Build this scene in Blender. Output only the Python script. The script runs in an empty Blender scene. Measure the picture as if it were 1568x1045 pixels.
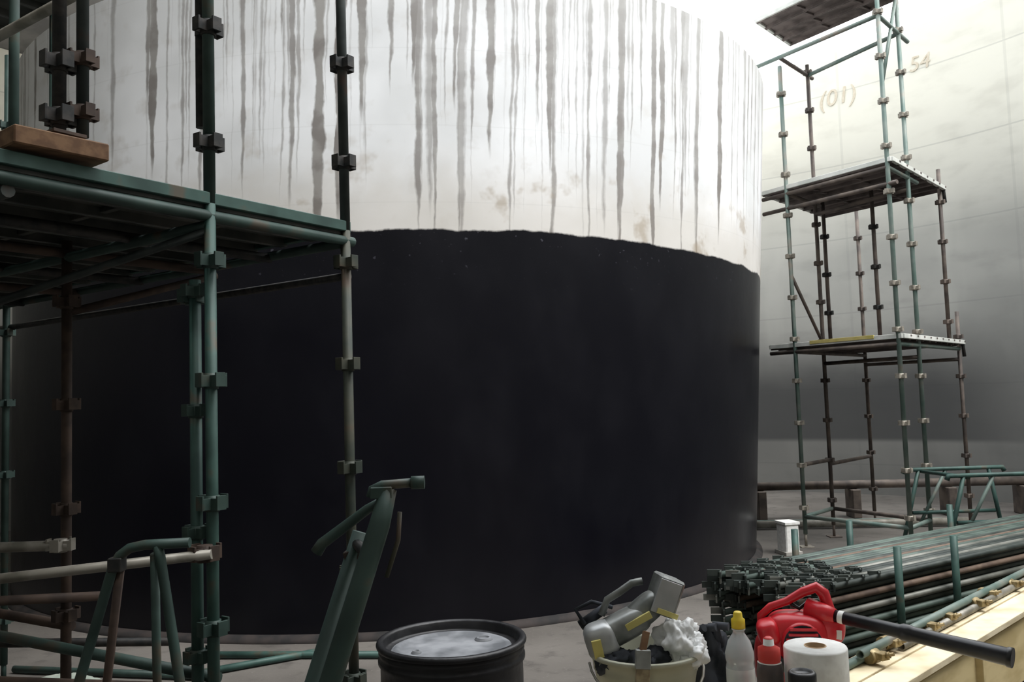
import bpy, math, random
from mathutils import Vector, Matrix, noise as mnoise
random.seed(7)
V = Vector
scene = bpy.context.scene
try:
    scene.view_settings.view_transform = 'Standard'
    scene.view_settings.look = 'None'
except Exception as e:
    print(e)

# ------------------------------------------------------------ materials
def newmat(name):
    m = bpy.data.materials.new(name); m.use_nodes = True
    nt = m.node_tree
    b = nt.nodes['Principled BSDF']
    return m, nt, b

def noisy(name, c1, c2, scale=6, rough=0.6, metal=0.0, lo=0.4, hi=0.6, bump=0.0, bscale=40, c3=None, coord='Object', stretch=(1,1,1), detail=3):
    m, nt, b = newmat(name)
    tc = nt.nodes.new('ShaderNodeTexCoord')
    mp = nt.nodes.new('ShaderNodeMapping'); mp.inputs['Scale'].default_value = stretch
    nt.links.new(tc.outputs[coord], mp.inputs[0])
    n = nt.nodes.new('ShaderNodeTexNoise'); n.inputs['Scale'].default_value = scale; n.inputs['Detail'].default_value = detail
    nt.links.new(mp.outputs[0], n.inputs['Vector'])
    r = nt.nodes.new('ShaderNodeValToRGB')
    r.color_ramp.elements[0].position = lo; r.color_ramp.elements[0].color = (*c1, 1)
    r.color_ramp.elements[1].position = hi; r.color_ramp.elements[1].color = (*c2, 1)
    if c3:
        e = r.color_ramp.elements.new(min(0.99, hi + 0.1)); e.color = (*c3, 1)
    nt.links.new(n.outputs['Fac'], r.inputs[0])
    nt.links.new(r.outputs[0], b.inputs['Base Color'])
    b.inputs['Roughness'].default_value = rough
    b.inputs['Metallic'].default_value = metal
    if bump:
        n2 = nt.nodes.new('ShaderNodeTexNoise'); n2.inputs['Scale'].default_value = bscale; n2.inputs['Detail'].default_value = 2
        nt.links.new(tc.outputs[coord], n2.inputs['Vector'])
        bp = nt.nodes.new('ShaderNodeBump'); bp.inputs['Strength'].default_value = bump; bp.inputs['Distance'].default_value = 0.02
        nt.links.new(n2.outputs['Fac'], bp.inputs['Height']); nt.links.new(bp.outputs[0], b.inputs['Normal'])
    return m

GREEN = noisy('green_painted_steel', (.020,.040,.034), (.042,.076,.065), 5, .55, .15, .35, .6, c3=(.085,.07,.05))
GREENL = noisy('green_steel_light', (.022,.055,.047), (.045,.098,.083), 6, .55, .15, .35, .58, c3=(.09,.08,.058))
DGREEN = noisy('dark_green_steel_shaded', (.022,.030,.029), (.045,.055,.052), 7, .6, .2, c3=(.07,.05,.04))  # darker copy of the green steel, backlit shade put into the colour
MIXST = noisy('green_brown_steel', (.030,.040,.032), (.065,.065,.046), 6, .6, .2, c3=(.085,.055,.038))
GREENF = noisy('green_steel_hazed', (.09,.145,.125), (.18,.22,.195), 4, .55, .1, .35, .6, c3=(.24,.215,.18))  # green steel lightened: haze and sunlight put into the colour
RUST = noisy('rusty_steel', (.040,.026,.02), (.080,.052,.038), 9, .75, .1)
RUSTF = noisy('rusty_steel_pale', (.08,.065,.058), (.15,.12,.10), 6, .7, .1)  # rusty steel lightened, distance haze put into the colour
DARKST = noisy('dark_coupler_steel', (.013,.015,.015), (.038,.034,.031), 25, .6, .2)
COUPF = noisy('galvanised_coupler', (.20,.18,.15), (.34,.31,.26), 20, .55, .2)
GALV = noisy('galvanised_tube', (.18,.17,.14), (.32,.30,.26), 8, .5, .3)
BRASS = noisy('oily_coupler', (.22,.16,.07), (.42,.33,.18), 20, .5, .4)
DECK = noisy('deck_steel', (.045,.05,.045), (.10,.10,.09), 5, .6, .2)
DECKF = noisy('deck_steel_pale', (.08,.065,.06), (.17,.14,.13), 5, .7, .1)  # deck steel lightened, distance haze put into the colour
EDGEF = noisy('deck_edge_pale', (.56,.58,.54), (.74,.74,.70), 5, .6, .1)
YELL = noisy('yellow_paint', (.5,.42,.12), (.6,.5,.2), 8, .6)
WOOD = noisy('brown_timber', (.12,.06,.028), (.20,.11,.055), 3, .8, 0, stretch=(1,8,8))
PLANK = noisy('pale_timber', (.58,.48,.31), (.80,.70,.50), 4, .75, 0, stretch=(1,1,6))
PLANKY = noisy('yellow_timber', (.50,.39,.19), (.64,.52,.28), 3, .8, 0, stretch=(1,1,3))
BLACKP = noisy('black_drum_paint', (.006,.006,.008), (.014,.014,.016), 12, .4, 0, bump=.2, bscale=18)
BLACKPL = noisy('black_plastic', (.008,.008,.01), (.018,.018,.02), 20, .35)
LIDG = noisy('drum_lid_grey', (.12,.128,.14), (.30,.31,.33), 7, .6, 0, .38, .62)
RED = noisy('red_plastic', (.50,.010,.02), (.62,.02,.03), 6, .3)
REDD = noisy('dark_red_plastic', (.28,.008,.012), (.35,.012,.016), 6, .4)
WHITEP = noisy('dusty_white_plastic', (.38,.38,.29), (.50,.50,.40), 5, .45)
PAPER = noisy('white_paper', (.76,.75,.72), (.86,.86,.83), 30, .9)
CARD = noisy('cardboard', (.36,.24,.13), (.45,.31,.18), 30, .9)
GREYM = noisy('grey_tool_metal', (.15,.16,.15), (.32,.33,.32), 14, .4, .4)
LABEL = noisy('yellow_label', (.60,.52,.16), (.68,.60,.22), 8, .6)
BAG = noisy('white_bag', (.70,.71,.70), (.85,.86,.86), 12, .5)
RAG = noisy('dark_rag', (.012,.015,.020), (.05,.055,.068), 14, .9)
YCAP = noisy('yellow_cap', (.75,.55,.03), (.8,.6,.06), 8, .4)
RCAP = noisy('red_cap', (.55,.03,.03), (.62,.05,.04), 8, .4)
BRIS = noisy('brush_bristle', (.22,.17,.11), (.34,.28,.18), 60, .9)

def clearmat():
    m, nt, b = newmat('clear_pet')
    b.inputs['Base Color'].default_value = (.86,.9,.9,1); b.inputs['Roughness'].default_value = .08
    b.inputs['Transmission Weight'].default_value = .55; b.inputs['IOR'].default_value = 1.3
    return m
PET = clearmat()
LIQ = noisy('bottle_liquid_label', (.50,.55,.55), (.72,.75,.74), 9, .3)

# ------------------------------------------------------------ mesh builder
class MB:
    def __init__(s):
        s.v = []; s.f = []; s.m = []; s.sm = []; s.mats = []; 
    def mi(s, mat):
        if mat not in s.mats: s.mats.append(mat)
        return s.mats.index(mat)
    def face(s, idx, mat, smooth=False):
        s.f.append(idx); s.m.append(s.mi(mat)); s.sm.append(smooth)
    def ring(s, c, a, b, r, seg):
        i0 = len(s.v)
        for k in range(seg):
            t = 2*math.pi*k/seg
            s.v.append(c + a*(r*math.cos(t)) + b*(r*math.sin(t)))
        return [i0+k for k in range(seg)]
    def skin(s, r0, r1, mat, smooth=True):
        n = len(r0)
        for k in range(n):
            s.face((r0[k], r0[(k+1)%n], r1[(k+1)%n], r1[k]), mat, smooth)
    def path(s, pts, r, mat, seg=10, cap=True, hollow=False):
        pts = [V(p) for p in pts]
        rs = r if isinstance(r, (list, tuple)) else [r]*len(pts)
        d = (pts[1]-pts[0]).normalized()
        a = d.orthogonal().normalized(); prev = None
        for i, p in enumerate(pts):
            if i == 0: t = d
            elif i == len(pts)-1: t = (pts[i]-pts[i-1]).normalized()
            else: t = ((pts[i]-pts[i-1]).normalized() + (pts[i+1]-pts[i]).normalized()).normalized()
            a = (a - t*a.dot(t)).normalized(); b = t.cross(a)
            rg = s.ring(p, a, b, rs[i], seg)
            if prev: s.skin(prev, rg, mat)
            else:
                if cap:
                    if hollow:
                        ri = s.ring(p, a, b, rs[i]*.8, seg); s.skin(ri, rg, mat, False)
                        ri2 = s.ring(p + t*.06, a, b, rs[i]*.8, seg); s.skin(ri2, ri, mat); s.face(tuple(reversed(ri2)), DARKST)
                    else: s.face(tuple(reversed(rg)), mat)
            prev = rg
        if cap: s.face(tuple(prev), mat)
    def tube(s, p0, p1, r, mat, seg=10, hollow=False):
        s.path([p0, p1], r, mat, seg, True, hollow)
    def box(s, c, size, mat, X=None, Y=None):
        c = V(c); X = V(X).normalized() if X is not None else V((1,0,0))
        Y = V(Y) if Y is not None else (V((-X.y, X.x, 0)) if abs(X.z) < .9 else V((0,1,0)))
        Y = (Y - X*Y.dot(X)).normalized(); Z = X.cross(Y)
        hx, hy, hz = size[0]/2, size[1]/2, size[2]/2
        bv = min(hx, hy, hz)*.15
        def P(x, y, z): s.v.append(c+X*x+Y*y+Z*z); return len(s.v)-1
        q = {}
        for sx in (-1,1):
            for sy in (-1,1):
                for sz in (-1,1):
                    q[(sx,sy,sz,'x')] = P(sx*hx, sy*(hy-bv), sz*(hz-bv))
                    q[(sx,sy,sz,'y')] = P(sx*(hx-bv), sy*hy, sz*(hz-bv))
                    q[(sx,sy,sz,'z')] = P(sx*(hx-bv), sy*(hy-bv), sz*hz)
        def F(l, flip):
            s.face(tuple(l if not flip else reversed(l)), mat)
        for sg in (-1,1):
            F([q[(sg,-1,-1,'x')],q[(sg,1,-1,'x')],q[(sg,1,1,'x')],q[(sg,-1,1,'x')]], sg<0)
            F([q[(-1,sg,-1,'y')],q[(-1,sg,1,'y')],q[(1,sg,1,'y')],q[(1,sg,-1,'y')]], sg<0)
            F([q[(-1,-1,sg,'z')],q[(1,-1,sg,'z')],q[(1,1,sg,'z')],q[(-1,1,sg,'z')]], sg<0)
        for a in (-1,1):
            for b in (-1,1):
                F([q[(-1,a,b,'y')],q[(-1,a,b,'z')],q[(1,a,b,'z')],q[(1,a,b,'y')]], a*b<0)
                F([q[(a,-1,b,'x')],q[(a,1,b,'x')],q[(a,1,b,'z')],q[(a,-1,b,'z')]], a*b<0)
                F([q[(a,b,-1,'x')],q[(a,b,-1,'y')],q[(a,b,1,'y')],q[(a,b,1,'x')]], False)
                for cc in (-1,1):
                    F([q[(a,b,cc,'x')],q[(a,b,cc,'y')],q[(a,b,cc,'z')]], a*b*cc<0)
    def beam(s, p0, p1, w, h, mat, up=(0,0,1)):
        p0 = V(p0); p1 = V(p1); d = p1-p0
        X = d.normalized(); Y = V(up).cross(X)
        if Y.length < .01: Y = V((0,1,0))
        s.box((p0+p1)/2, (d.length, w, h), mat, X, Y)
    def lathe(s, c, prof, seg=32, axis=(0,0,1)):
        c = V(c); ax = V(axis).normalized(); a = ax.orthogonal().normalized(); b = ax.cross(a)
        prev = None
        for i, (r, z, mat) in enumerate(prof):
            rg = s.ring(c+ax*z, a, b, max(r, 1e-4), seg)
            if prev: s.skin(prev, rg, mat, True)
            prev = rg
    def sup(s, c, rad, mat, e=.5, X=(1,0,0), Y=None, seg=20, noise_amt=0, nscale=8, seed=0):
        c = V(c); X = V(X).normalized(); Y = V(Y) if Y is not None else V((0,1,0))
        Y = (Y-X*Y.dot(X)).normalized(); Z = X.cross(Y)
        def pw(t): return math.copysign(abs(t)**e, t)
        rows = []
        for i in range(seg+1):
            ph = -math.pi/2 + math.pi*i/seg; row = []
            for k in range(seg*2):
                th = 2*math.pi*k/(seg*2)
                x = pw(math.cos(ph))*pw(math.cos(th)); y = pw(math.cos(ph))*pw(math.sin(th)); z = pw(math.sin(ph))
                f = 1.0
                if noise_amt:
                    q = V((x,y,z))*nscale*.2 + V((seed*7.1, seed*3.3, 0))
                    f += noise_amt*(mnoise.noise(q)*1.1 - .9*abs(mnoise.noise(q*1.9)) - .25*abs(mnoise.noise(q*4.1)) + .2)
                s.v.append(c+(X*(x*rad[0])+Y*(y*rad[1])+Z*(z*rad[2]))*f); row.append(len(s.v)-1)
            rows.append(row)
        n = seg*2
        for i in range(seg):
            for k in range(n):
                s.face((rows[i][k], rows[i][(k+1)%n], rows[i+1][(k+1)%n], rows[i+1][k]), mat, True)
    def build(s, name, parent=None):
        me = bpy.data.meshes.new(name)
        me.from_pydata([tuple(v) for v in s.v], [], s.f)
        for m in s.mats: me.materials.append(m)
        me.polygons.foreach_set('material_index', s.m)
        me.polygons.foreach_set('use_smooth', s.sm)
        me.update()
        o = bpy.data.objects.new(name, me); scene.collection.objects.link(o)
        if parent: o.parent = parent
        return o

# ------------------------------------------------------------ node helpers
class NT:
    def __init__(s, nt): s.nt = nt
    def M(s, op, a, b=None, c=None, clamp=False):
        n = s.nt.nodes.new('ShaderNodeMath'); n.operation = op; n.use_clamp = clamp
        for i, x in enumerate((a, b, c)):
            if x is None: continue
            if isinstance(x, (int, float)): n.inputs[i].default_value = x
            else: s.nt.links.new(x, n.inputs[i])
        return n.outputs[0]
    def xyz(s, x, y, z=0):
        n = s.nt.nodes.new('ShaderNodeCombineXYZ')
        for i, q in enumerate((x, y, z)):
            if isinstance(q, (int, float)): n.inputs[i].default_value = q
            else: s.nt.links.new(q, n.inputs[i])
        return n.outputs[0]
    def noise(s, vec, scale, detail=3, rough=.5):
        n = s.nt.nodes.new('ShaderNodeTexNoise'); n.inputs['Scale'].default_value = scale
        n.inputs['Detail'].default_value = detail; n.inputs['Roughness'].default_value = rough
        s.nt.links.new(vec, n.inputs['Vector']); return n.outputs['Fac']
    def smooth(s, x, lo, hi, a=0.0, b=1.0):
        n = s.nt.nodes.new('ShaderNodeMapRange'); n.interpolation_type = 'SMOOTHSTEP'
        s.nt.links.new(x, n.inputs['Value'])
        for k, q in (('From Min', lo), ('From Max', hi), ('To Min', a), ('To Max', b)): n.inputs[k].default_value = q
        return n.outputs['Result']
    def mix(s, f, a, b):
        n = s.nt.nodes.new('ShaderNodeMix'); n.data_type = 'RGBA'
        if isinstance(f, (int, float)): n.inputs[0].default_value = f
        else: s.nt.links.new(f, n.inputs[0])
        for i, q in ((6, a), (7, b)):
            if isinstance(q, tuple): n.inputs[i].default_value = (*q, 1)
            else: s.nt.links.new(q, n.inputs[i])
        return n.outputs[2]

# ---- tank material
def tank_material():
    m, nt, b = newmat('tank_coating'); h = NT(nt)
    uv = nt.nodes.new('ShaderNodeUVMap'); uv.uv_map = 'UVMap'
    sp = nt.nodes.new('ShaderNodeSeparateXYZ'); nt.links.new(uv.outputs[0], sp.inputs[0])
    u, v = sp.outputs[0], sp.outputs[1]
    P = h.xyz(u, v)
    big = h.noise(P, .9, 3); med = h.noise(P, 4, 4); fine = h.noise(P, 22, 3)
    clus = h.smooth(h.noise(h.xyz(u, 0, 3), 1.7, 2), .38, .55, .75, 1.2)
    dens = h.M('MULTIPLY', h.smooth(u, -1.9, -.4, .20, 1.0), clus)
    wob = h.M('MULTIPLY', h.M('SUBTRACT', h.noise(h.xyz(h.M('MULTIPLY', u, 2.6), h.M('MULTIPLY', v, .8)), 1.3, 5, .62), .5), .11)
    uu = h.M('ADD', u, wob)
    def drips(w, seed, prob, e0, e1, wd, soft, amt=1.0, pw=.8):
        c = h.M('DIVIDE', h.M('ADD', uu, seed*.37), w)
        idd = h.M('FLOOR', c); fr = h.M('SUBTRACT', h.M('FRACT', c), .5)
        wn = nt.nodes.new('ShaderNodeTexWhiteNoise'); wn.noise_dimensions = '1D'
        nt.links.new(h.M('ADD', idd, seed*31.7), wn.inputs['W'])
        sc = nt.nodes.new('ShaderNodeSeparateColor'); nt.links.new(wn.outputs['Color'], sc.inputs[0])
        r1, r2, r3 = sc.outputs[0], sc.outputs[1], sc.outputs[2]
        r4 = h.M('FRACT', h.M('MULTIPLY', h.M('ADD', r2, r3), 7.3))
        present = h.M('LESS_THAN', r1, h.M('MULTIPLY', dens, prob))
        end = h.M('ADD', h.M('MULTIPLY', h.M('POWER', r2, pw), e1-e0), e0)
        frj = h.M('ABSOLUTE', h.M('ADD', fr, h.M('MULTIPLY', h.M('SUBTRACT', r3, .5), .55)))
        over = h.M('SUBTRACT', v, end)
        tp = h.M('MULTIPLY', over, 1.2, clamp=True)
        width = h.M('MULTIPLY', h.M('ADD', h.M('MULTIPLY', h.M('POWER', r4, 2.5), wd*1.2), wd*.5), h.M('ADD', h.M('MULTIPLY', tp, .7), .3))
        width = h.M('MULTIPLY', width, h.M('ADD', h.M('MULTIPLY', med, 1.4), .3))
        mk = h.M('DIVIDE', h.M('SUBTRACT', width, frj), soft, clamp=True)
        mk = h.M('MULTIPLY', mk, present); mk = h.M('MULTIPLY', mk, h.M('MULTIPLY', over, 5, clamp=True))
        return h.M('MULTIPLY', mk, h.M('MULTIPLY', h.M('ADD', h.M('MULTIPLY', r4, .5), .5), amt))
    d1 = drips(.17, 1, .90, 2.7, 4.6, .17, .07, 1.0, 1.0)
    d2 = drips(.11, 2, .85, 3.0, 5.0, .18, .12, .9, 1.0)
    d3 = drips(.37, 4, .75, 2.6, 3.6, .085, .04)
    d4 = drips(.06, 6, .70, 3.3, 5.2, .2, .2, .65)
    d5 = drips(.23, 9, .85, 2.8, 4.4, .12, .10, .7, 1.1)
    dr = h.M('MAXIMUM', h.M('MAXIMUM', h.M('MAXIMUM', d1, d2), h.M('MAXIMUM', d3, d4)), d5)
    white = h.mix(h.smooth(big, .35, .65), (.70,.71,.715), (.87,.88,.895))
    white = h.mix(h.smooth(med, .55, .75, 0, .4), white, (.55,.52,.48))
    low = h.smooth(h.M('ADD', v, h.M('MULTIPLY', med, .5)), 3.5, 4.2, 1, 0)
    white = h.mix(h.M('MULTIPLY', low, .55), white, (.56,.51,.44))
    seam = h.M('LESS_THAN', h.M('ABSOLUTE', h.M('SUBTRACT', h.M('FRACT', h.M('DIVIDE', v, .62)), .5)), .008)
    white = h.mix(h.M('MULTIPLY', seam, .10), white, (.4,.4,.38))
    dcol = h.mix(h.smooth(med, .4, .6), (.25,.235,.215), (.145,.125,.11))
    white = h.mix(h.M('MULTIPLY', dr, .90), white, dcol)
    st = h.M('MULTIPLY', h.smooth(h.noise(P, 2.1, 4, .6), .57, .68), h.smooth(v, 3.3, 4.3, 1, .1))
    white = h.mix(h.M('MULTIPLY', st, .6), white, (.34,.27,.19))
    wash = h.M('MULTIPLY', h.smooth(h.M('ADD', v, h.M('MULTIPLY', big, 1.0)), 4.9, 6.0, 0, .45), h.smooth(u, 0, 2.5, .3, 1))
    white = h.mix(wash, white, (.50,.50,.48))
    vst = h.noise(h.xyz(h.M('MULTIPLY', u, 1.6), h.M('MULTIPLY', v, .9)), 1.1, 5, .6)
    black = h.mix(h.smooth(vst, .4, .7), (.0034,.0034,.006), (.0055,.0055,.0085))
    scuff = h.M('MULTIPLY', h.smooth(fine, .66, .73), h.smooth(v, 2.6, 3.2, 0, .6))
    black = h.mix(scuff, black, (.09,.09,.11))
    bz = h.M('ADD', h.smooth(u, 1.0, 5.0, 3.18, 3.10), h.M('MULTIPLY', h.M('SUBTRACT', h.noise(h.xyz(u, h.M('MULTIPLY', v, .6)), 2.2, 6, .6), .5), .11))
    isw = h.M('MULTIPLY', h.M('SUBTRACT', v, bz), 60, clamp=True)
    col = h.mix(isw, black, white)
    nt.links.new(col, b.inputs['Base Color'])
    rg = h.M('ADD', h.M('MULTIPLY', isw, .40), h.M('ADD', .23, h.M('MULTIPLY', vst, .18)))
    nt.links.new(rg, b.inputs['Roughness'])
    nt.links.new(h.M('ADD', .26, h.M('MULTIPLY', isw, .14)), b.inputs['Specular IOR Level'])
    bp = nt.nodes.new('ShaderNodeBump'); bp.inputs['Strength'].default_value = .12; bp.inputs['Distance'].default_value = .02
    nt.links.new(med, bp.inputs['Height']); nt.links.new(bp.outputs[0], b.inputs['Normal'])
    return m

def wall_material():
    m, nt, b = newmat('cast_concrete_wall'); h = NT(nt)
    uv = nt.nodes.new('ShaderNodeUVMap'); uv.uv_map = 'UVMap'
    sp = nt.nodes.new('ShaderNodeSeparateXYZ'); nt.links.new(uv.outputs[0], sp.inputs[0])
    u, v = sp.outputs[0], sp.outputs[1]; P = h.xyz(u, v)
    big = h.noise(P, .5, 3); med = h.noise(P, 3, 4); 
    vs = h.noise(h.xyz(h.M('MULTIPLY', u, 3), h.M('MULTIPLY', v, .3)), 1.2, 3)
    col = h.mix(h.smooth(big, .35, .65), (.32,.315,.29), (.42,.41,.375))
    col = h.mix(h.smooth(med, .48, .72, 0, .4), col, (.26,.255,.235))
    col = h.mix(h.smooth(vs, .5, .7, 0, .35), col, (.50,.49,.445))
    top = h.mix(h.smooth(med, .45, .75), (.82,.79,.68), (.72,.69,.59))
    col = h.mix(h.smooth(h.M('ADD', v, h.M('MULTIPLY', big, .6)), 4.0, 7.2, 0, .95), col, top)  # bright glow along the wall top painted into the colour
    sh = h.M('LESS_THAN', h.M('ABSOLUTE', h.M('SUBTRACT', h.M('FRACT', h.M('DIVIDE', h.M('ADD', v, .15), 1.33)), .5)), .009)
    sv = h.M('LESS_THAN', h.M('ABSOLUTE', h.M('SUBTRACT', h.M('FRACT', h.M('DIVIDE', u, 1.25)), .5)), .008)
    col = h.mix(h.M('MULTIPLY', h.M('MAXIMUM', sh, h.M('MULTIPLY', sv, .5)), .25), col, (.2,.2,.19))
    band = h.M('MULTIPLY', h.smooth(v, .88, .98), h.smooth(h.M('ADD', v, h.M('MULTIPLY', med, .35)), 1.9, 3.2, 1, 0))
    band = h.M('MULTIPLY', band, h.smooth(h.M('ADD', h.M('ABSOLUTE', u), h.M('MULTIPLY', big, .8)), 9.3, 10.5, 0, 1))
    col = h.mix(h.M('MULTIPLY', band, .9), col, (.020,.020,.022))  # bitumen-dark band standing in for shade behind the scaffold
    lowd = h.smooth(h.M('ADD', v, h.M('MULTIPLY', big, 1.5)), 1.5, 4.6, .6, 0)  # lower wall darkened, the fall-off of light put into the colour
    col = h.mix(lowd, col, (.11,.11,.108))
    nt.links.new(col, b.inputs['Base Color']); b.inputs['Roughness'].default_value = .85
    return m

def floor_material():
    m, nt, b = newmat('dusty_concrete_floor'); h = NT(nt)
    tc = nt.nodes.new('ShaderNodeTexCoord'); P = tc.outputs['Object']
    big = h.noise(P, .6, 3); med = h.noise(P, 4, 5, .65); fn = h.noise(P, 40, 3)
    col = h.mix(h.smooth(big, .35, .65), (.085,.076,.067), (.135,.123,.11))
    col = h.mix(h.smooth(med, .5, .7, 0, .65), col, (.05,.044,.040))
    col = h.mix(h.smooth(fn, .6, .75, 0, .4), col, (.19,.175,.16))
    nt.links.new(col, b.inputs['Base Color']); b.inputs['Roughness'].default_value = .8
    bp = nt.nodes.new('ShaderNodeBump'); bp.inputs['Strength'].default_value = .3; bp.inputs['Distance'].default_value = .02
    nt.links.new(med, bp.inputs['Height']); nt.links.new(bp.outputs[0], b.inputs['Normal'])
    return m

def ring_surface(name, cx, cy, radf, zs, a0, a1, n, mat, inward=False, shift=0.0, uscale=4.4):
    vs, fs, uvs = [], [], []
    rows = len(zs)
    for z in zs:
        R = radf(z)
        for k in range(n+1):
            a = a0+(a1-a0)*k/n
            vs.append((cx+shift*z+R*math.sin(a), cy-R*math.cos(a), z)); uvs.append((a*uscale, z))
    for j in range(rows-1):
        for k in range(n):
            q = (j*(n+1)+k, j*(n+1)+k+1, (j+1)*(n+1)+k+1, (j+1)*(n+1)+k)
            fs.append(q if not inward else tuple(reversed(q)))
    me = bpy.data.meshes.new(name); me.from_pydata(vs, [], fs)
    ul = me.uv_layers.new(name='UVMap')
    for l in me.loops: ul.data[l.index].uv = uvs[l.vertex_index]
    for p in me.polygons: p.use_smooth = True
    me.materials.append(mat)
    o = bpy.data.objects.new(name, me); scene.collection.objects.link(o); return o

PI = math.pi
# ------------------------------------------------------------ room
TCX, TCY = -1.465, 11.2
RCX, RCY, RR, WH = -0.5, 8.0, 9.8, 7.9
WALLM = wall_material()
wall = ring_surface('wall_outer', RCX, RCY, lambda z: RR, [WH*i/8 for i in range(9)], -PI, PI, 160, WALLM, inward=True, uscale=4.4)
mb = MB()
nn = 160
for k in range(nn):
    a = 2*PI*k/nn
    for (r, z) in ((RR, WH), (RR+.3, WH), (RR+.3, 0)):
        mb.v.append(V((RCX+r*math.sin(a), RCY-r*math.cos(a), z)))
CONC = noisy('concrete_top', (.32,.31,.28), (.42,.40,.37), 3, .9)
for k in range(nn):
    k2 = (k+1) % nn
    for j in range(2):
        mb.face((k*3+j, k2*3+j, k2*3+j+1, k*3+j+1), CONC)
mb.build('coping', wall)
mb = MB(); FM = floor_material()
rg = mb.ring(V((RCX, RCY, 0)), V((1,0,0)), V((0,1,0)), RR+.3, 96); mb.face(tuple(rg), FM); mb.build('floor')
# unseen roof slab, added to darken the left and camera sides, sky open elsewhere
mb = MB()
SHROOF = noisy('shade_roof_concrete', (.14,.135,.13), (.21,.20,.19), 2, .9)
def shade_roof_strip(xa, xb, ya=None):
    R_ = RR+.28; N = 24
    lo, hi = [], []
    for i in range(N+1):
        x = xa+(xb-xa)*i/N; s_ = math.sqrt(max(0, R_*R_-(x-RCX)**2))
        y0 = RCY-s_; y1 = RCY+s_ if ya is None else max(y0+.01, min(RCY+s_, ya))
        lo.append((x,y0)); hi.append((x,y1))
    idx = []
    for z in (WH+.01, WH+.28):
        A = []; Bq = []
        for (x,y) in lo: mb.v.append(V((x,y,z))); A.append(len(mb.v)-1)
        for (x,y) in hi: mb.v.append(V((x,y,z))); Bq.append(len(mb.v)-1)
        idx.append((A,Bq))
        for i in range(N):
            f = (A[i],A[i+1],Bq[i+1],Bq[i]); mb.face(f if z > WH+.1 else tuple(reversed(f)), SHROOF)
    loop0 = idx[0][0]+idx[0][1][::-1]; loop1 = idx[1][0]+idx[1][1][::-1]
    mb.skin(loop0, loop1, SHROOF, False)
shade_roof_strip(RCX-RR-.27, -2.8); shade_roof_strip(-2.8, RCX+RR+.2, 1.7)
mb.build('shade_roof')

PAINT = noisy('faded_marking_paint', (.60,.52,.40), (.68,.61,.49), 20, .8)
def mark(txt, ang, z, size):
    c = bpy.data.curves.new('painted_mark', 'FONT'); c.body = txt; c.size = size; c.align_x = 'CENTER'; c.extrude = .002; c.shear = .15
    c.materials.append(PAINT)
    o = bpy.data.objects.new('painted_mark', c); scene.collection.objects.link(o)
    r = RR-.015
    o.location = (RCX+r*math.sin(ang), RCY+r*math.cos(ang), z)
    o.rotation_euler = (PI/2, 0, -ang); o.parent = wall
mark('(01)', math.atan2(6.0+.5, 15.35-8), 6.95, .42)
mark('54', math.atan2(7.0+.5, 14.3-8), 7.15, .36)

# ------------------------------------------------------------ tank
TM = tank_material()
TH = 5.36
trad = lambda z: 4.32+.031*z
tank = ring_surface('concrete_tank', TCX, TCY, trad, [TH*i/12 for i in range(13)], -PI, PI, 200, TM, shift=.035)
mb = MB()
top = trad(TH); cx = TCX+.035*TH
TOPC = noisy('tank_top_concrete', (.66,.65,.62), (.8,.8,.78), 3, .8)
mb.lathe((cx, TCY, TH), [(top, 0, TOPC), (top-.02, .015, TOPC), (top-.25, .015, TOPC), (top-.25, -1.0, TOPC), (.001, -1.0, TOPC)], 200)
mb.build('tank_rim', tank)
mb = MB()
KICK = noisy('bitumen_fillet', (.010,.009,.009), (.028,.021,.019), 6, .85)
R0 = 4.32
mb.lathe((TCX, TCY, 0), [(R0+.07, .0, KICK), (R0+.07, .02, KICK), (R0+.03, .05, KICK), (R0-.02, .06, KICK)], 160)
mb.build('base_fillet', tank)

# ------------------------------------------------------------ scaffold helpers
def node(mb, p, mat, s=1.0, ang=0.0, r=.0242):
    p = V(p)
    mb.tube(p-V((0,0,.028*s)), p+V((0,0,.028*s)), r*1.25, mat, 10)
    for k in range(4):
        a = ang+k*PI/2; d = V((math.cos(a), math.sin(a), 0)); n_ = V((-d.y,d.x,0))
        mb.box(p+d*(r+.013*s)+n_*.016*s, (.034*s,.007*s,.040*s), mat, d)
        mb.box(p+d*(r+.013*s)-n_*.016*s, (.034*s,.007*s,.040*s), mat, d)
        mb.box(p+d*(r+.029*s)+V((0,0,.004*s)), (.008*s,.038*s,.050*s), mat, d)
def standard(mb, x, y, z0, z1, mat, cmat, ang, off=0.0, s=1.0, base=True, step=.495, r=.0242, zs=None, tm=None, tcm=None):
    if zs:
        mb.tube((x,y,z0), (x,y,zs), r, mat, 12); mb.tube((x,y,zs), (x,y,z1), r, tm, 12)  # upper length in a darker material, its backlit look painted in
    else: mb.tube((x,y,z0), (x,y,z1), r, mat, 12)
    z = z0+.2+off
    while z < z1-.02:
        node(mb, (x,y,z), cmat if not zs or z < zs else tcm, s, ang); z += step
    if base and z0 < .3:
        mb.box((x,y,.006), (.15,.15,.012), cmat); mb.tube((x,y,0.01),(x,y,z0+.05), .017, cmat, 8)
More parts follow.
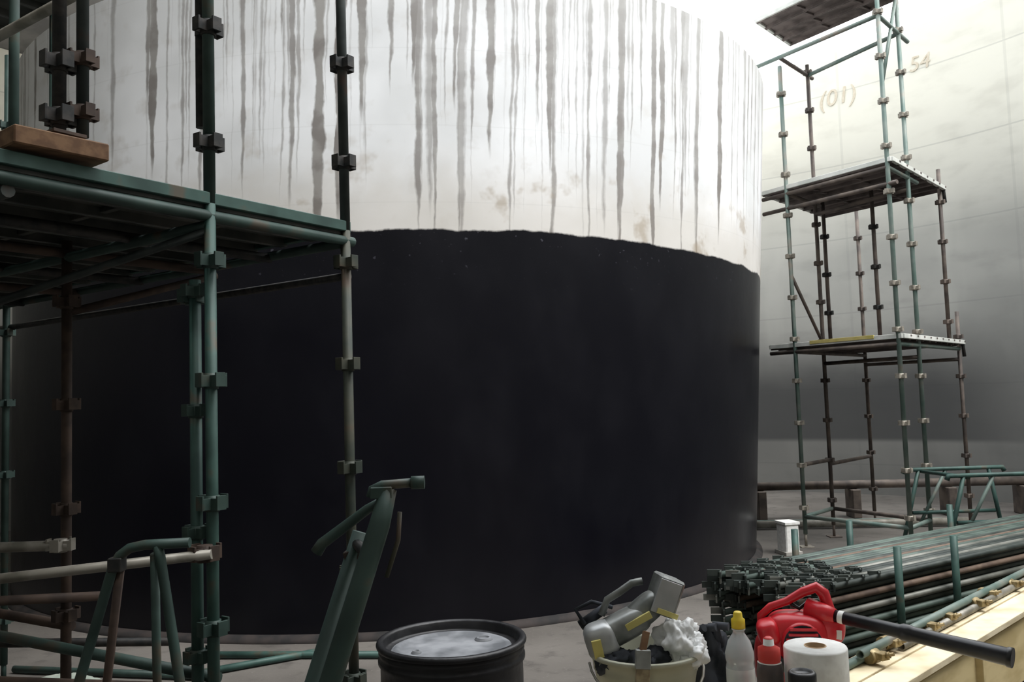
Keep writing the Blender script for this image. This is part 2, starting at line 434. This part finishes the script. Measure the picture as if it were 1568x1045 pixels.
def deck(mb, o, da, la, db, lb, z, mat, edge, w=.23, t=.05, ribs=True):
    o = V((o[0], o[1], 0)); da = V((da[0], da[1], 0)).normalized(); db = V((db[0], db[1], 0)).normalized()
    n = max(1, int(lb/w)); w = lb/n
    for i in range(n):
        c0 = o+db*(w*(i+.5)); c = c0+da*la/2+V((0,0,z))
        mb.box(c, (la, w*.93, t*.4), mat, da)
        for sg in (-1,1):
            mb.box(c+db*(sg*w*.44)-V((0,0,t*.5)), (la, .012, t), mat, da)
        if ribs:
            k = int(la/.6)
            for j in range(1, k+1):
                mb.box(c0+da*(la*j/(k+1))+V((0,0,z-t*.45)), (.03, w*.85, t*.5), mat, da)
    for q0, q1 in ((o, o+da*la), (o+db*lb, o+db*lb+da*la), (o, o+db*lb), (o+da*la, o+da*la+db*lb)):
        mb.beam(q0+V((0,0,z-.01)), q1+V((0,0,z-.01)), .04, .05, edge)

# ------------------------------------------------------------ left scaffold
d1 = V((-.566,-.825,0)); d2 = V((-.825,.566,0))
S2 = V((-.796,4.2,0)); S1 = V((-1.235,3.56,0)); S3 = V((-2.147,4.185,0)); S5 = V((-3.55,6.09,0))
a1 = math.atan2(d1.y, d1.x)
mb = MB()
ZP = 2.66
standard(mb, S1.x, S1.y, .12, 5.2, GREENL, GREEN, a1, .12, 1.15, zs=ZP, tm=GREEN, tcm=DARKST)
standard(mb, S2.x, S2.y, .12, 5.2, MIXST, MIXST, a1, .20, 1.15, zs=ZP, tm=DGREEN, tcm=DARKST)
b1 = S1+d2*.02+V((-.062,.03,0))
standard(mb, b1.x, b1.y, .12, 2.35, GREENL, GREEN, a1, .0, 1.0)
mb.tube((S1.x-.05, S1.y+.05, 3.0), (S1.x-.05, S1.y+.05, 5.2), .022, DARKST)
for z in (3.72, 3.95, 4.2): node(mb, (S1.x-.05, S1.y+.05, z-.1), DARKST, 1.0, a1)
standard(mb, S3.x, S3.y, .12, 2.65, RUST, RUST, a1, .05, 1.1)
standard(mb, S5.x, S5.y, .12, 4.4, GREEN, GREEN, a1, .1)
deck(mb, (S2-d1*.02)[:2], d1, 2.5, d2, 3.7, ZP+.03, DECK, GREENL)
def led(p, q, z0, z1=None, mat=GREEN, r=.0242):
    z1 = z0 if z1 is None else z1
    mb.tube((p.x,p.y,z0),(q.x,q.y,z1), r, mat)
E = S2+d1*2.4
led(S2-d1*.05, E, ZP-.05); led(S2, S2+d2*3.7, ZP-.06)
led(S2-d1*.02, S2+d2*3.7-d1*.02, ZP-.22, mat=DARKST, r=.02)
led(S1, S1+d2*3.6, ZP-.09, mat=GREEN); led(S1+d1*.8, S1+d1*.8+d2*3.6, ZP-.09, mat=DGREEN)
for t in (.55, 1.1, 1.7, 2.4, 3.1):
    led(S2+d2*t, E+d2*t, ZP-.07, mat=(RUST if t in (1.1,2.4) else DARKST))
led(S3+d1*.5, S1, 2.25, 2.55, DGREEN, .018); led(S3, S2+d2*1.0, 2.3, 2.55, RUST, .02)
node(mb, (S1.x+d2.x*.12, S1.y+d2.y*.12, 2.28), GREEN, 1.1, a1)
mb.tube((-2.6,3.45,1.13),(-1.2,3.45,1.245), .020, GALV)
mb.tube((-2.9,4.12,1.2),(-2.1,4.12,1.2), .024, GALV)
node(mb, (-2.14,4.12,1.2), GALV, 1.1, 0)
node(mb, (-1.245,3.50,1.24), RUST, 1.2, a1)
mb.tube((-3.4,4.85,.85),(-2.147,4.24,.80), .024, RUST)
mb.tube((-2.6,4.05,.86),(-1.235,3.62,.72), .024, GREEN)
mb.tube((-2.2,4.22,.42),(-1.3,3.62,.40), .024, GREEN)
mb.tube((-3.0,4.4,.70),(-1.8,4.6,.62), .022, DARKST)
mb.tube((-2.9,3.75,1.02),(-1.95,4.18,.95), .022, RUST)
mb.tube((-2.2,3.5,.78),(-1.3,3.5,.72), .020, RUST)
top0 = V((-2.45,4.79,0))
deck(mb, top0[:2], d1, 1.5, d2, 2.6, 4.2, DECK, DARKST)
led(V((-1.55,3.45,0)), V((-3.1,4.52,0)), 3.62, mat=GALV)
led(V((-1.75,3.0,0)), V((-3.0,3.95,0)), 3.95, mat=DARKST)
for (x,y,zt) in ((-1.61,3.08,5.0),(-2.42,4.2,5.0),(-2.62,4.95,4.3)):
    mb.tube((x,y,ZP+.14 if y < 3.2 else ZP+.05),(x,y,zt), .0242, DARKST if y < 3.2 else GREEN, 12)
mb.tube((-1.55,3.13,ZP+.16),(-1.55,3.13,5.0), .022, DGREEN, 12)
for z in (2.88, 3.08, 3.50):
    node(mb, (-1.61,3.08,z), DARKST, 1.15, a1); node(mb, (-1.55,3.13,z+.03), RUST, .95, a1)
mb.box((-1.60,3.08,ZP+.15), (.12,.12,.012), RUST, d1)
scL = mb.build('scaffold_platform')
mb = MB()
mb.beam((-1.50,3.16,ZP+.095),(-1.70,2.90,ZP+.095), .14, .065, WOOD)
tmb = mb.build('timber_block')
mb = MB(); mb.beam((-1.66,3.25,ZP+.085),(-1.78,3.08,ZP+.085), .08, .045, WOOD); mb.build('packing', tmb)

# bent tube trestle, lower left
mb = MB(); y = 3.14
mb.path([(-1.83,y,.0),(-1.57,y,.846),(-1.445,y,1.258),(-1.42,y,1.30),(-1.385,y,1.325),(-1.33,y,1.335),(-1.17,y,1.338)], .018, GREEN, 12)
mb.path([(-1.08,y,0),(-1.206,y,.834),(-1.276,y,1.29),(-1.285,y,1.33)], .018, GREEN, 12)
mb.tube((-1.68,y,.50),(-1.16,y,.50), .015, GREEN)
mb.tube((-1.42,y+.01,1.28),(-1.75,y+.42,0), .016, RUST); mb.tube((-1.30,y+.01,1.30),(-1.45,y+.42,0), .016, GREEN); mb.tube((-1.71,y+.37,.15),(-1.43,y+.37,.15), .014, GREEN)
mb.box((-1.43,y,1.27),(.05,.05,.05), DARKST)
mb.build('tubular_trestle')

# leaning folding steel stand in centre foreground
mb = MB()
mb.path([(-.329,2.25,1.588),(-.351,2.232,1.50),(-.824,1.886,.0)], [.022,.027,.028], GREEN, 16)
mb.tube((-.42,2.35,1.467),(-.90,2.154,.0), .022, GREEN, 16)
mb.path([(-.375,2.25,1.568),(-.37,2.25,1.588),(-.345,2.25,1.598),(-.26,2.25,1.602)], .012, GREEN, 12)
mb.tube((-.27,2.25,1.602),(-.236,2.25,1.602), .017, GREEN, 12)
mb.box((-.345,2.25,1.58),(.055,.045,.03), GREEN)
mb.path([(-.528,2.3,1.425),(-.512,2.3,1.448),(-.391,2.3,1.533),(-.34,2.27,1.56)], [.016,.015,.013,.012], GREEN, 12)
mb.tube((-.49,2.31,1.462),(-.43,2.32,1.50), .010, RUST); 
mb.path([(-.300,2.24,1.53),(-.305,2.235,1.46),(-.335,2.225,1.37)], .006, MIXST, 8)
mb.tube((-.43,2.34,1.44),(-.375,2.21,1.42), .014, DARKST)
mb.tube((-.60,2.28,.9),(-.545,2.09,.9), .014, DARKST)
mb.box((-.437,2.345,1.41),(.03,.04,.05), RUST, (.3,0,-1))
mb.tube((-.82,2.18,.25),(-.745,1.95,.25), .016, GREEN)
mb.build('folding_steel_stand')

# ------------------------------------------------------------ right scaffold
mb = MB()
R1 = V((3.35,10.3,0)); R2 = V((4.09,9.2,0)); e1 = (R2-R1).normalized(); e2 = V((.66,.75,0)).normalized()
R3 = R2+e2*.67; R4 = R1+e2*.85; R5 = R2+e2*2.3; R6 = R1+e2*2.3; R7 = R2+e2*1.9
ar = math.atan2(e1.y, e1.x)
standard(mb, R1.x,R1.y,.15,5.75,GREENF,COUPF,ar,.1,1.0); standard(mb, R2.x,R2.y,.15,7.6,GREENF,COUPF,ar,.1,1.0)
standard(mb, R3.x,R3.y,.15,6.4,GREENF,COUPF,ar,.1,1.0); standard(mb, R4.x,R4.y,.15,6.0,RUSTF,RUSTF,ar,.1,1.0)
standard(mb, R5.x,R5.y,.15,2.75,RUSTF,RUSTF,ar,.1,1.0); standard(mb, R6.x,R6.y,.15,4.5,RUSTF,RUSTF,ar,.1,1.0)
standard(mb, R7.x,R7.y,2.3,4.5,RUSTF,RUSTF,ar,.1,1.0,False)
standard(mb, R1.x+.55*e2.x*2, R1.y+.55*e2.y*2, 2.4, 4.3, RUSTF, DARKST, ar, .2, 1.0, False)
standard(mb, R1.x+.7*e1.x+e2.x*1.1, R1.y+.7*e1.y+e2.y*1.1, 2.4, 4.3, RUSTF, DARKST, ar, .2, 1.0, False)
O = R1-e1*.36
Lf = (R2-O).length+.05
deck(mb, O[:2], e1, Lf, e2, 2.35, 2.37, DECKF, EDGEF)
deck(mb, O[:2], e1, Lf, e2, 1.95, 4.27, DECKF, EDGEF)
deck(mb, (O+e1*.05)[:2], e1, Lf, e2, 1.0, 6.45, DECKF, EDGEF)
mb.beam((R1.x+e1.x*.2,R1.y+e1.y*.2-.03,2.375),(R2.x-e1.x*.3,R2.y-e1.y*.3-.03,2.375), .02,.04, YELL)
def L2(p, q, z, z1=None, mat=GREENF, r=.0242): mb.tube((p.x,p.y,z),(q.x,q.y,z if z1 is None else z1), r, mat)
for z in (2.28, 4.18, 5.86):
    L2(O, R2, z, mat=GREENF if z > 5 else RUSTF); L2(R2, R2+e2*(2.3 if z < 3 else 1.0), z); L2(R1, R1+e2*(2.3 if z < 3 else 1.0), z, mat=RUSTF)
L2(R4, R3, 5.86)
L2(O, R2+e1*.1, 4.0, mat=RUSTF); L2(R4, R3, 4.05, mat=RUSTF); L2(R4, R3, 2.15, mat=RUSTF); L2(R6, R5, 2.15, mat=RUSTF)
L2(R1, R2, .35); L2(R1, R4, .35); L2(R4, R3, .35, mat=RUSTF); L2(R2, R3, .35)
L2(R1, R4, .95, mat=RUSTF); L2(R4, R6, .9, mat=RUSTF)
L2(R1, R4, 3.2, 2.4, RUSTF, .02); L2(R2, R3, 5.1, 6.3, GREENF, .02); L2(R2, R3, 7.2, 6.5, GREENF, .02)
L2(O, R2, 7.2, mat=GREENF); 
mb.tube((R2.x,R2.y,6.9),(R3.x,R3.y,6.9), .0242, GREENF); mb.tube((R3.x,R3.y,6.4),(R3.x,R3.y,7.3), .0242, GREENF)
for p, z in ((R5,2.3),(R7,4.2)):
    mb.path([(p.x,p.y,z+.08),(p.x+.05,p.y,z+.04),(p.x+.06,p.y,z-.12)], .022, DARKST)
mb.build('scaffold_tower')

mb = MB()
mb.tube((3.0,12.75,.46),(7.3,12.35,.46), .06, RUSTF, 16); 
for x in (3.5,4.8,6.1,7.1):
    y = 12.75-(x-3.0)*.093; mb.box((x,y,.20),(.12,.3,.40), RUSTF)
mb.build('long_pipe')
mb = MB(); mb.tube((2.95,11.75,.06),(5.9,11.45,.06), .05, GALV, 12); mb.tube((2.9,11.95,.05),(5.6,11.65,.05), .045, GREENF, 12)
mb.build('loose_tubes')
mb = MB(); mb.box((3.02,9.9,.18),(.16,.22,.30), PAPER, (1,.2,0)); mb.box((3.02,9.9,.35),(.18,.24,.03), PAPER, (1,.2,0)); mb.box((3.02,9.9,.02),(.2,.26,.04), CONC,(1,.2,0)); mb.build('storage_box')

mb = MB()
for y in (9.55, 8.75):
    x0, x1 = 4.22+(9.55-y)*.1, 5.28+(9.55-y)*.1
    mb.path([(x0-.02,y,.88),(x0,y,.92),(x1,y,.92),(x1+.02,y,.88)], .026, GREENL, 12)
    mb.tube((x0+.15,y,.92),(x0-.05,y+.1,0), .022, GREENL); mb.tube((x1-.15,y,.92),(x1+.05,y+.1,0), .022, GREENL)
    mb.tube((x0+.08,y+.05,.45),(x1-.08,y+.05,.45), .02, GREENL)
    mb.tube((x0+.45,y,.92),(x0+.15,y+.07,.3), .018, GREENF)
mb.tube((4.4,9.55,.9),(4.5,8.75,.9), .02, GREENL)
mb.build('steel_trestle')
mb = MB()
for yy in (9.2, 8.75):
    mb.path([(5.45,yy,0),(5.45,yy,.62),(5.49,yy,.66),(6.45,yy,.66),(6.49,yy,.62),(6.49,yy,0)], .024, RUST, 12)
    for x in (5.65,5.85,6.05,6.25): mb.tube((x,yy,0),(x,yy,.78 if x < 6 else .64), .02, RUST)
mb.tube((5.45,9.2,.3),(5.45,8.75,.3), .02, RUST); mb.tube((6.49,9.2,.3),(6.49,8.75,.3), .02, RUST)
mb.build('tube_rack')

# ------------------------------------------------------------ pile of scaffold tubes
mb = MB()
N0 = V((1.86,5.58,0)); Ld = V((.84,.54,0)).normalized(); Pp = V((-.54,.84,0)).normalized()
PG = [noisy('pile_green', (.045,.068,.058), (.09,.125,.105), 4, .6, .1), noisy('pile_dark', (.02,.028,.025), (.05,.06,.052), 5, .6, .2),
      noisy('pile_grey', (.11,.115,.10), (.22,.22,.195), 4, .55, .3), noisy('pile_rust', (.09,.06,.045), (.16,.11,.08), 6, .7, .1)]
for k in range(11):
    nrow = 17-(k % 2)
    for i in range(nrow):
        if 2 < i < nrow-3 and 1 < k < 8: continue
        off = random.uniform(-.06,.22); s0 = N0+Pp*(.03+i*.0505+(k % 2)*.025)+Ld*off
        z = .10+k*.044
        m_ = random.choices(PG, (5,4,2,1.5))[0]
        p0 = s0+V((0,0,z)); p1 = s0+Ld*(4.15+random.uniform(-.1,.1))+V((0,0,z+random.uniform(-.004,.004)))
        mb.path([p0,p1], .0215, m_, 9, True, True)
        if k >= 3:
            for sg in (-1,1):
                dd = (Ld*-1+Pp*.9*sg).normalized()
                mb.box(p0+Ld*.02+dd*.045+V((0,0,.012)), (.10,.012,.045), PG[1] if random.random() < .75 else PG[2], dd)
        if k == 10:
            for sg in (-1,1):
                dd = (Ld*-1+Pp*.8*sg).normalized()
                for tt in (.16,.33,.5):
                    mb.box(p0+Ld*tt+dd*.03+V((0,0,.026)), (.085,.012,.03), PG[1], dd)
for t in (.4, 1.7, 3.0, 4.0):
    c = N0+Ld*t+Pp*.43; mb.box((c.x,c.y,.035),(.1,1.05,.07), WOOD, Ld)
pile = mb.build('scaffold_tube_pile')
mb = MB()
for t in (.79, 1.46, 2.9):
    for sd in (-.05, .92):
        p = N0+Ld*(t if sd < 0 else t+.14)+Pp*sd
        mb.tube((p.x,p.y,0),(p.x,p.y,.74), .026, GREENL, 12, False)
        mb.box((p.x,p.y,.006),(.12,.12,.012), GREEN)
mb.build('stillage_posts', pile)

# low timber-clad upstand at right
mb = MB()
K0 = V((1.35,4.0,0)); kd = V((.72,.694,0)); K1 = K0+kd*3.95; kp = V((.694,-.72,0))
mb.beam(K0+V((0,0,.2)), K1+V((0,0,.2)), .32, .40, PLANKY)
for o_, w_ in ((-.085,.19),(.105,.16)):
    mb.beam(K0+kp*o_+V((0,0,.418))-kd*.05, K1+kp*o_+V((0,0,.418)), w_, .034, PLANK)
for t in (.5,1.4,2.3,3.2):
    q = K0+kd*t+kp*.175; mb.beam((q.x,q.y,.02),(q.x,q.y,.36), .05, .03, PLANKY, up=kd)
mb.build('timber_formwork_kerb')
mb = MB()
for o_, a, b_, z in ((-.10,.25,3.8,.458),(-.03,.9,3.9,.46),(-.065,.5,3.3,.50)):
    p = K0+kp*o_+kd*a; q = K0+kp*o_+kd*b_
    mb.path([(p.x,p.y,z),(q.x,q.y,z)], .022, GREENF if o_ < -.05 else GALV, 12, True, True)
for i in range(9):
    t = .55+i*.36+random.uniform(-.05,.05); q = K0+kp*(-.10+random.uniform(0,.06))+kd*t
    z = .475
    ang = random.uniform(-.4,.4); dd = (kd+kp*ang).normalized()
    mb.tube(q+V((0,0,z))-dd*.03, q+V((0,0,z))+dd*.03, .036, BRASS, 12)
    mb.box(q+kp*.05+V((0,0,z+.01)), (.055,.05,.035), BRASS, dd)
    mb.tube(q+kp*.03+V((0,0,z+.0)), q+kp*.11+V((0,0,z+.03)), .009, BRASS, 8); mb.tube(q+kp*.07+V((0,0,z+.015)), q+kp*.09+V((0,0,z+.022)), .016, BRASS, 6)
mb.build('clamped_tubes')

# ------------------------------------------------------------ floor litter
mb = MB()
for p, q, m_ in (((-2.3,6.5,.03),(-.9,6.35,.03),GREENL), ((-2.3,6.0,.03),(-1.3,6.6,.03),GREENL), ((-3.6,6.3,.03),(-2.2,6.0,.03),GREEN),
                 ((-3.7,5.3,.03),(-1.9,5.55,.03),GREEN)):
    mb.path([p,q], .024, m_, 10, True, True)
mb.build('loose_tubes')
mb = MB(); mb.sup((-3.0,5.75,.07),(.24,.12,.06), noisy('grey_green_cloth',(.3,.35,.3),(.42,.46,.4),9,.9), .9, (1,.3,0), None, 20, .3, 7, 3); mb.build('crumpled_cloth')
mb = MB()
for i in range(5):
    mb.beam((-2.9+i*.12,5.0-i*.14,.02),( -1.9+i*.1,5.2-i*.14,.02), .10, .03, WOOD if i % 2 else RUST)
mb.build('scrap_boards')

# ------------------------------------------------------------ oil drum
mb = MB(); c = V((-.272,3.44,0)); R = .277; B = BLACKP; H = .90
prof = [(.001,.02,B),(R-.02,.02,B),(R-.005,.0,B),(R+.006,.01,B),(R+.006,.03,B),(R-.004,.04,B)]
body = []
z = .05
while z < .80:
    if any(abs(z-q) < .03 for q in (.30,.59)):
        for a in range(7): body.append((R-.003+.012*math.sin(PI*a/6), z+.04*a/6, B))
        z += .06
    else:
        body.append((R-.003, z, B)); z += .04
for a, r_ in ((.812,-.003),(.822,.006),(.836,.006),(.846,-.002),(.856,.004),(.866,.004),(.875,-.002)): body.append((R+r_, a, B))
prof += body
for a in range(9):
    t = -PI/2+PI*a/8; prof.append((R+.002+.011*math.cos(t), .888+.013*math.sin(t), B))
prof += [(R-.010,.900,B),(R-.016,.892,B),(R-.018,.868,B),(R-.020,.862,B),(R-.045,.862,B),(R-.047,.862,LIDG),(R-.055,.866,LIDG),(R-.07,.866,LIDG),(R-.08,.860,LIDG),(.10,.860,LIDG),(.001,.861,LIDG)]
mb.lathe(c, prof, 64)
for (dx, dy, r_) in ((.12,.10,.030),(-.13,-.06,.014)):
    mb.lathe(c+V((dx,dy,.858)), [(r_+.006,0,LIDG),(r_+.006,.006,LIDG),(r_,.009,LIDG),(r_,.012,LIDG),(r_*.7,.012,LIDG),(r_*.7,.008,LIDG),(.001,.008,LIDG)], 20)
mb.build('steel_drum')

# ------------------------------------------------------------ workbench + items
mb = MB(); BZ = 1.0
mb.box((.62,1.98,BZ-.012),(1.16,.72,.024), PLANK)
for x in (.1,1.14):
    for y in (1.68,2.28): mb.box((x,y,(BZ-.024)/2),(.06,.06,BZ-.024), WOOD)
mb.beam((.1,1.68,.85),(1.14,1.68,.85),.03,.09,WOOD); mb.beam((.1,2.28,.85),(1.14,2.28,.85),.03,.09,WOOD)
mb.beam((.1,1.68,.3),(.1,2.28,.3),.03,.07,WOOD); mb.beam((1.14,1.68,.3),(1.14,2.28,.3),.03,.07,WOOD)
mb.build('workbench')

mb = MB(); bc = V((.286,2.08,BZ)); W = WHITEP
mb.lathe(bc, [(.001,.002,W),(.085,.002,W),(.09,.01,W),(.118,.17,W),(.121,.175,W),(.121,.18,W),(.124,.205,W),(.131,.206,W),(.131,.214,W),(.124,.216,W),(.121,.21,W),(.088,.015,W),(.001,.014,W)], 40)
mb.path([bc+V((.131*math.cos(t), .131*math.sin(t)-.012, .19+.06*math.sin(t))) for t in [ -PI+PI*i/16 for i in range(17)]], .003, GALV, 8)
bucket = mb.build('plastic_bucket')
mb = MB()
LST = noisy('light_steel',(.42,.43,.43),(.56,.57,.57),9,.35,.4)
mb.sup((.225,2.08,1.262),(.080,.04,.032), GREYM, .55, (1,.1,.45))
mb.sup((.185,2.07,1.24),(.038,.042,.042), LST, .6, (1,0,.3))
mb.sup((.29,2.09,1.30),(.05,.036,.030), GREYM, .6, (1,.1,.75))
mb.box((.338,2.09,1.335),(.060,.07,.088), GREYM, (1,.15,-.42))
mb.box((.338,2.053,1.335),(.052,.006,.078), LST, (1,.15,-.42))
mb.box((.338,2.049,1.30),(.052,.004,.012), LABEL, (1,.15,-.42))
mb.box((.27,2.045,1.287),(.065,.008,.016), LABEL, (1,0,.5))
mb.box((.172,2.026,1.232),(.022,.008,.04), LABEL, (1,0,.2))
mb.path([(.19,2.1,1.29),(.205,2.1,1.325),(.235,2.1,1.342),(.265,2.1,1.362),(.29,2.1,1.366)], .009, GREYM, 10)
mb.tube((.14,2.12,1.262),(.20,2.12,1.30), .012, RAG)
mb.path([(.15,2.1,1.27),(.13,2.12,1.30),(.17,2.13,1.315),(.22,2.13,1.30)], .005, RAG, 8)
mb.build('angle_grinder', bucket)
mb = MB()
mb.beam((.255,1.935,1.15),(.262,1.945,1.215), .030, .014, BRIS, up=(0,1,.2)); mb.beam((.262,1.945,1.245),(.275,1.96,1.285), .014, .012, WOOD, up=(0,1,.2)); mb.beam((.261,1.943,1.21),(.264,1.948,1.25), .033, .017, GREYM, up=(0,1,.2))
mb.build('paint_brush', bucket)
mb = MB(); mb.sup((.362,2.06,1.235),(.048,.05,.050), BAG, 1, (1,0,.3), None, 32, .45, 9, 4); mb.sup((.385,2.04,1.215),(.035,.04,.04), BAG, 1, (1,0,-.4), None, 28, .45, 9, 8); mb.build('plastic_bag', bucket)
mb = MB()
for i in range(6):
    mb.sup((.20+.022*i,2.03+.01*(i%3),1.195+.008*(i%2)),(.03,.03,.022), RAG, .9, (1,.3*i,.2), None, 14, .4, 8, i+20)
mb.build('dirty_rags', bucket)
mb = MB()
mb.sup((.462,2.22,1.11),(.065,.06,.11), RAG, .8, (1,0,.2), None, 32, .4, 8, 2)
for i in range(4):
    a = .42+i*.022; mb.path([(a,2.20,1.18),(a-.006,2.195,1.215+.006*i),(a-.002+.008*i,2.18,1.232)], [.013,.012,.010], RAG, 10)
mb.path([(.50,2.19,1.15),(.525,2.17,1.17),(.53,2.16,1.19)], [.014,.012,.010], RAG, 10)
mb.build('work_gloves')
mb = MB(); mb.sup((.462,1.96,1.06),(.038,.04,.055), BAG, 1, (1,0,.2), None, 32, .4, 10, 12); mb.sup((.452,1.965,1.11),(.026,.03,.035), BAG, 1, (1,0,.6), None, 24, .4, 10, 15); mb.build('plastic_bag')

mb = MB(); c = V((.512,2.10,BZ))
mb.lathe(c, [(.001,.003,PET),(.028,.0,PET),(.033,.01,PET),(.033,.06,LIQ),(.031,.07,LIQ),(.033,.08,LIQ),(.033,.16,LIQ),(.031,.17,PET),(.0335,.18,PET),(.033,.195,PET),(.026,.22,PET),(.014,.238,PET),(.013,.245,PET),(.016,.246,PET),(.016,.249,PET),(.013,.25,PET)], 32)
mb.lathe(c+V((0,0,.25)), [(.001,0,YCAP),(.016,0,YCAP),(.016,.02,YCAP),(.011,.024,YCAP),(.010,.035,YCAP),(.008,.038,YCAP),(.001,.038,YCAP)], 24)
mb.build('water_bottle')
mb = MB(); c = V((.548,1.98,BZ)); DK = noisy('dark_bottle',(.06,.05,.05),(.14,.10,.09),10,.3)
mb.lathe(c, [(.001,.002,DK),(.025,.0,DK),(.029,.008,DK),(.029,.06,DK),(.0292,.062,RCAP),(.0292,.15,RCAP),(.029,.152,PAPER),(.029,.185,DK),(.026,.205,DK),(.024,.207,PAPER),(.025,.216,RCAP),(.024,.236,RCAP),(.012,.242,RCAP),(.011,.256,PAPER),(.006,.26,RCAP),(.001,.26,RCAP)], 32)
mb.build('glue_bottle')
mb = MB(); c = V((.648,1.97,BZ)); 
mb.lathe(c, [(.022,.0,PAPER),(.066,.0,PAPER),(.068,.004,PAPER),(.068,.236,PAPER),(.066,.24,PAPER),(.024,.24,PAPER),(.0235,.241,CARD),(.021,.241,CARD),(.020,.02,CARD),(.001,.02,CARD)], 48)
mb.build('paper_towel_roll')
mb = MB(); c = V((.575,1.84,BZ))
mb.lathe(c, [(.001,0,DK),(.03,0,DK),(.032,.01,DK),(.032,.17,DK),(.028,.185,PAPER),(.027,.19,PAPER),(.0285,.192,BLACKPL),(.0285,.222,BLACKPL),(.026,.226,BLACKPL),(.020,.227,BLACKPL),(.019,.222,BLACKPL),(.001,.222,BLACKPL)], 32)
mb.build('spray_can')

# leaf blower
mb = MB(); o = V((.70,2.26,BZ))
ax = V((.80,-.45,-.08)).normalized()
mb.sup(o+V((0,0,.18)), (.078,.06,.065), RED, .6, (1,-.3,0))
mb.sup(o+V((.060,-.01,.205)), (.055,.045,.042), RED, .7, ax)
mb.sup(o+V((-.055,.02,.12)), (.05,.055,.07), REDD, .6, (1,-.3,0))
mb.sup(o+V((.0,.02,.055)), (.085,.06,.050), BLACKPL, .6, (1,-.3,0))
mb.sup(o+V((-.075,-.01,.20)), (.028,.04,.03), RED, .6, (1,-.3,.3))
mb.path([o+V(q) for q in ((-.085,.02,.20),(-.085,.02,.232),(-.06,.015,.255),(-.02,.01,.268),(.02,0,.292),(.05,-.01,.305),(.068,-.012,.29),(.078,-.015,.25),(.085,-.02,.22))], [.011,.010,.010,.010,.012,.014,.015,.015,.015], RED, 14)
mb.path([o+V(q) for q in ((-.01,.005,.262),(.01,.005,.25),(.035,0,.27))], .005, BLACKPL, 8)
fc = o+V((-.005,-.058,.178)); fn = V((-.15,-1,.05)).normalized()
mb.lathe(fc, [(.052,-.02,RED),(.052,.0,RED),(.047,.008,RED),(.043,.008,RAG),(.02,.010,RAG),(.018,.016,RED),(.001,.018,RED)], 32, fn)
for i in range(-3,4):
    w_ = math.sqrt(max(.001,.043**2-(i*.0125)**2))*2
    mb.box(fc+fn*.012+V((0,0,i*.0125)), (w_,.006,.006), RED, (1,-.15,0))
mb.box(o+V((.075,-.058,.20)), (.032,.004,.022), PAPER, ax)
mb.lathe(o+V((-.07,-.05,.13)), [(.001,-.02,BLACKPL),(.022,-.02,BLACKPL),(.022,.012,BLACKPL),(.018,.016,BLACKPL),(.001,.016,BLACKPL)], 20, fn)
st = V((.765,2.22,1.245)); en = V((1.072,1.95,1.205)); dn = en-st
mb.path([st-dn*.12, st-dn*.02, st+dn*.05], [.030,.024,.017], RED, 20)
mb.path([st+dn*.03, st+dn*.10, st+dn*.102,st+dn*.42, st+dn*.44, st+dn*.48, st+dn*.5, st+dn*.97, st+dn*.975, en], [.0145,.0145,.0155,.0165,.020,.020,.0175,.020,.022,.022], BLACKPL, 24)
mb.lathe(st+dn*.07, [(.0150,0,PAPER),(.0156,.004,PAPER),(.0156,.012,PAPER),(.0150,.016,PAPER)], 24, dn)
mb.lathe(en, [(.022,0,BLACKPL),(.018,.0,BLACKPL),(.017,-.06,BLACKPL),(.001,-.06,BLACKPL)], 24, dn)
mb.build('leaf_blower')

# ------------------------------------------------------------ light
w = bpy.data.worlds.new('World'); scene.world = w; w.use_nodes = True
nt = w.node_tree; h = NT(nt); bg = nt.nodes['Background']
tc = nt.nodes.new('ShaderNodeTexCoord'); sp = nt.nodes.new('ShaderNodeSeparateXYZ'); nt.links.new(tc.outputs['Generated'], sp.inputs[0])
f = h.smooth(sp.outputs[0], -.7, .7, 0, 1)
nt.links.new(h.mix(f, (.88,.94,1.0), (.97,.98,1.0)), bg.inputs['Color'])
nt.links.new(h.M('ADD', h.M('MULTIPLY', f, 1.6), 2.2), bg.inputs['Strength'])
sl = bpy.data.lights.new('sun', 'SUN'); sl.energy = 3.9; sl.angle = math.radians(36); sl.color = (1,.99,.97)
so = bpy.data.objects.new('sun', sl); scene.collection.objects.link(so)
so.rotation_euler = V((.44,-.36,1)).to_track_quat('Z','Y').to_euler()

# ------------------------------------------------------------ camera
cam = bpy.data.cameras.new('camera'); cam.sensor_width = 36; cam.lens = 1333/1568*36; cam.clip_start = .05
co = bpy.data.objects.new('camera', cam); scene.collection.objects.link(co)
co.matrix_world = Matrix.Translation((0,0,1.8)) @ Matrix.Rotation(math.radians(94),4,'X') @ Matrix.Rotation(-.033,4,'Z')
scene.camera = co
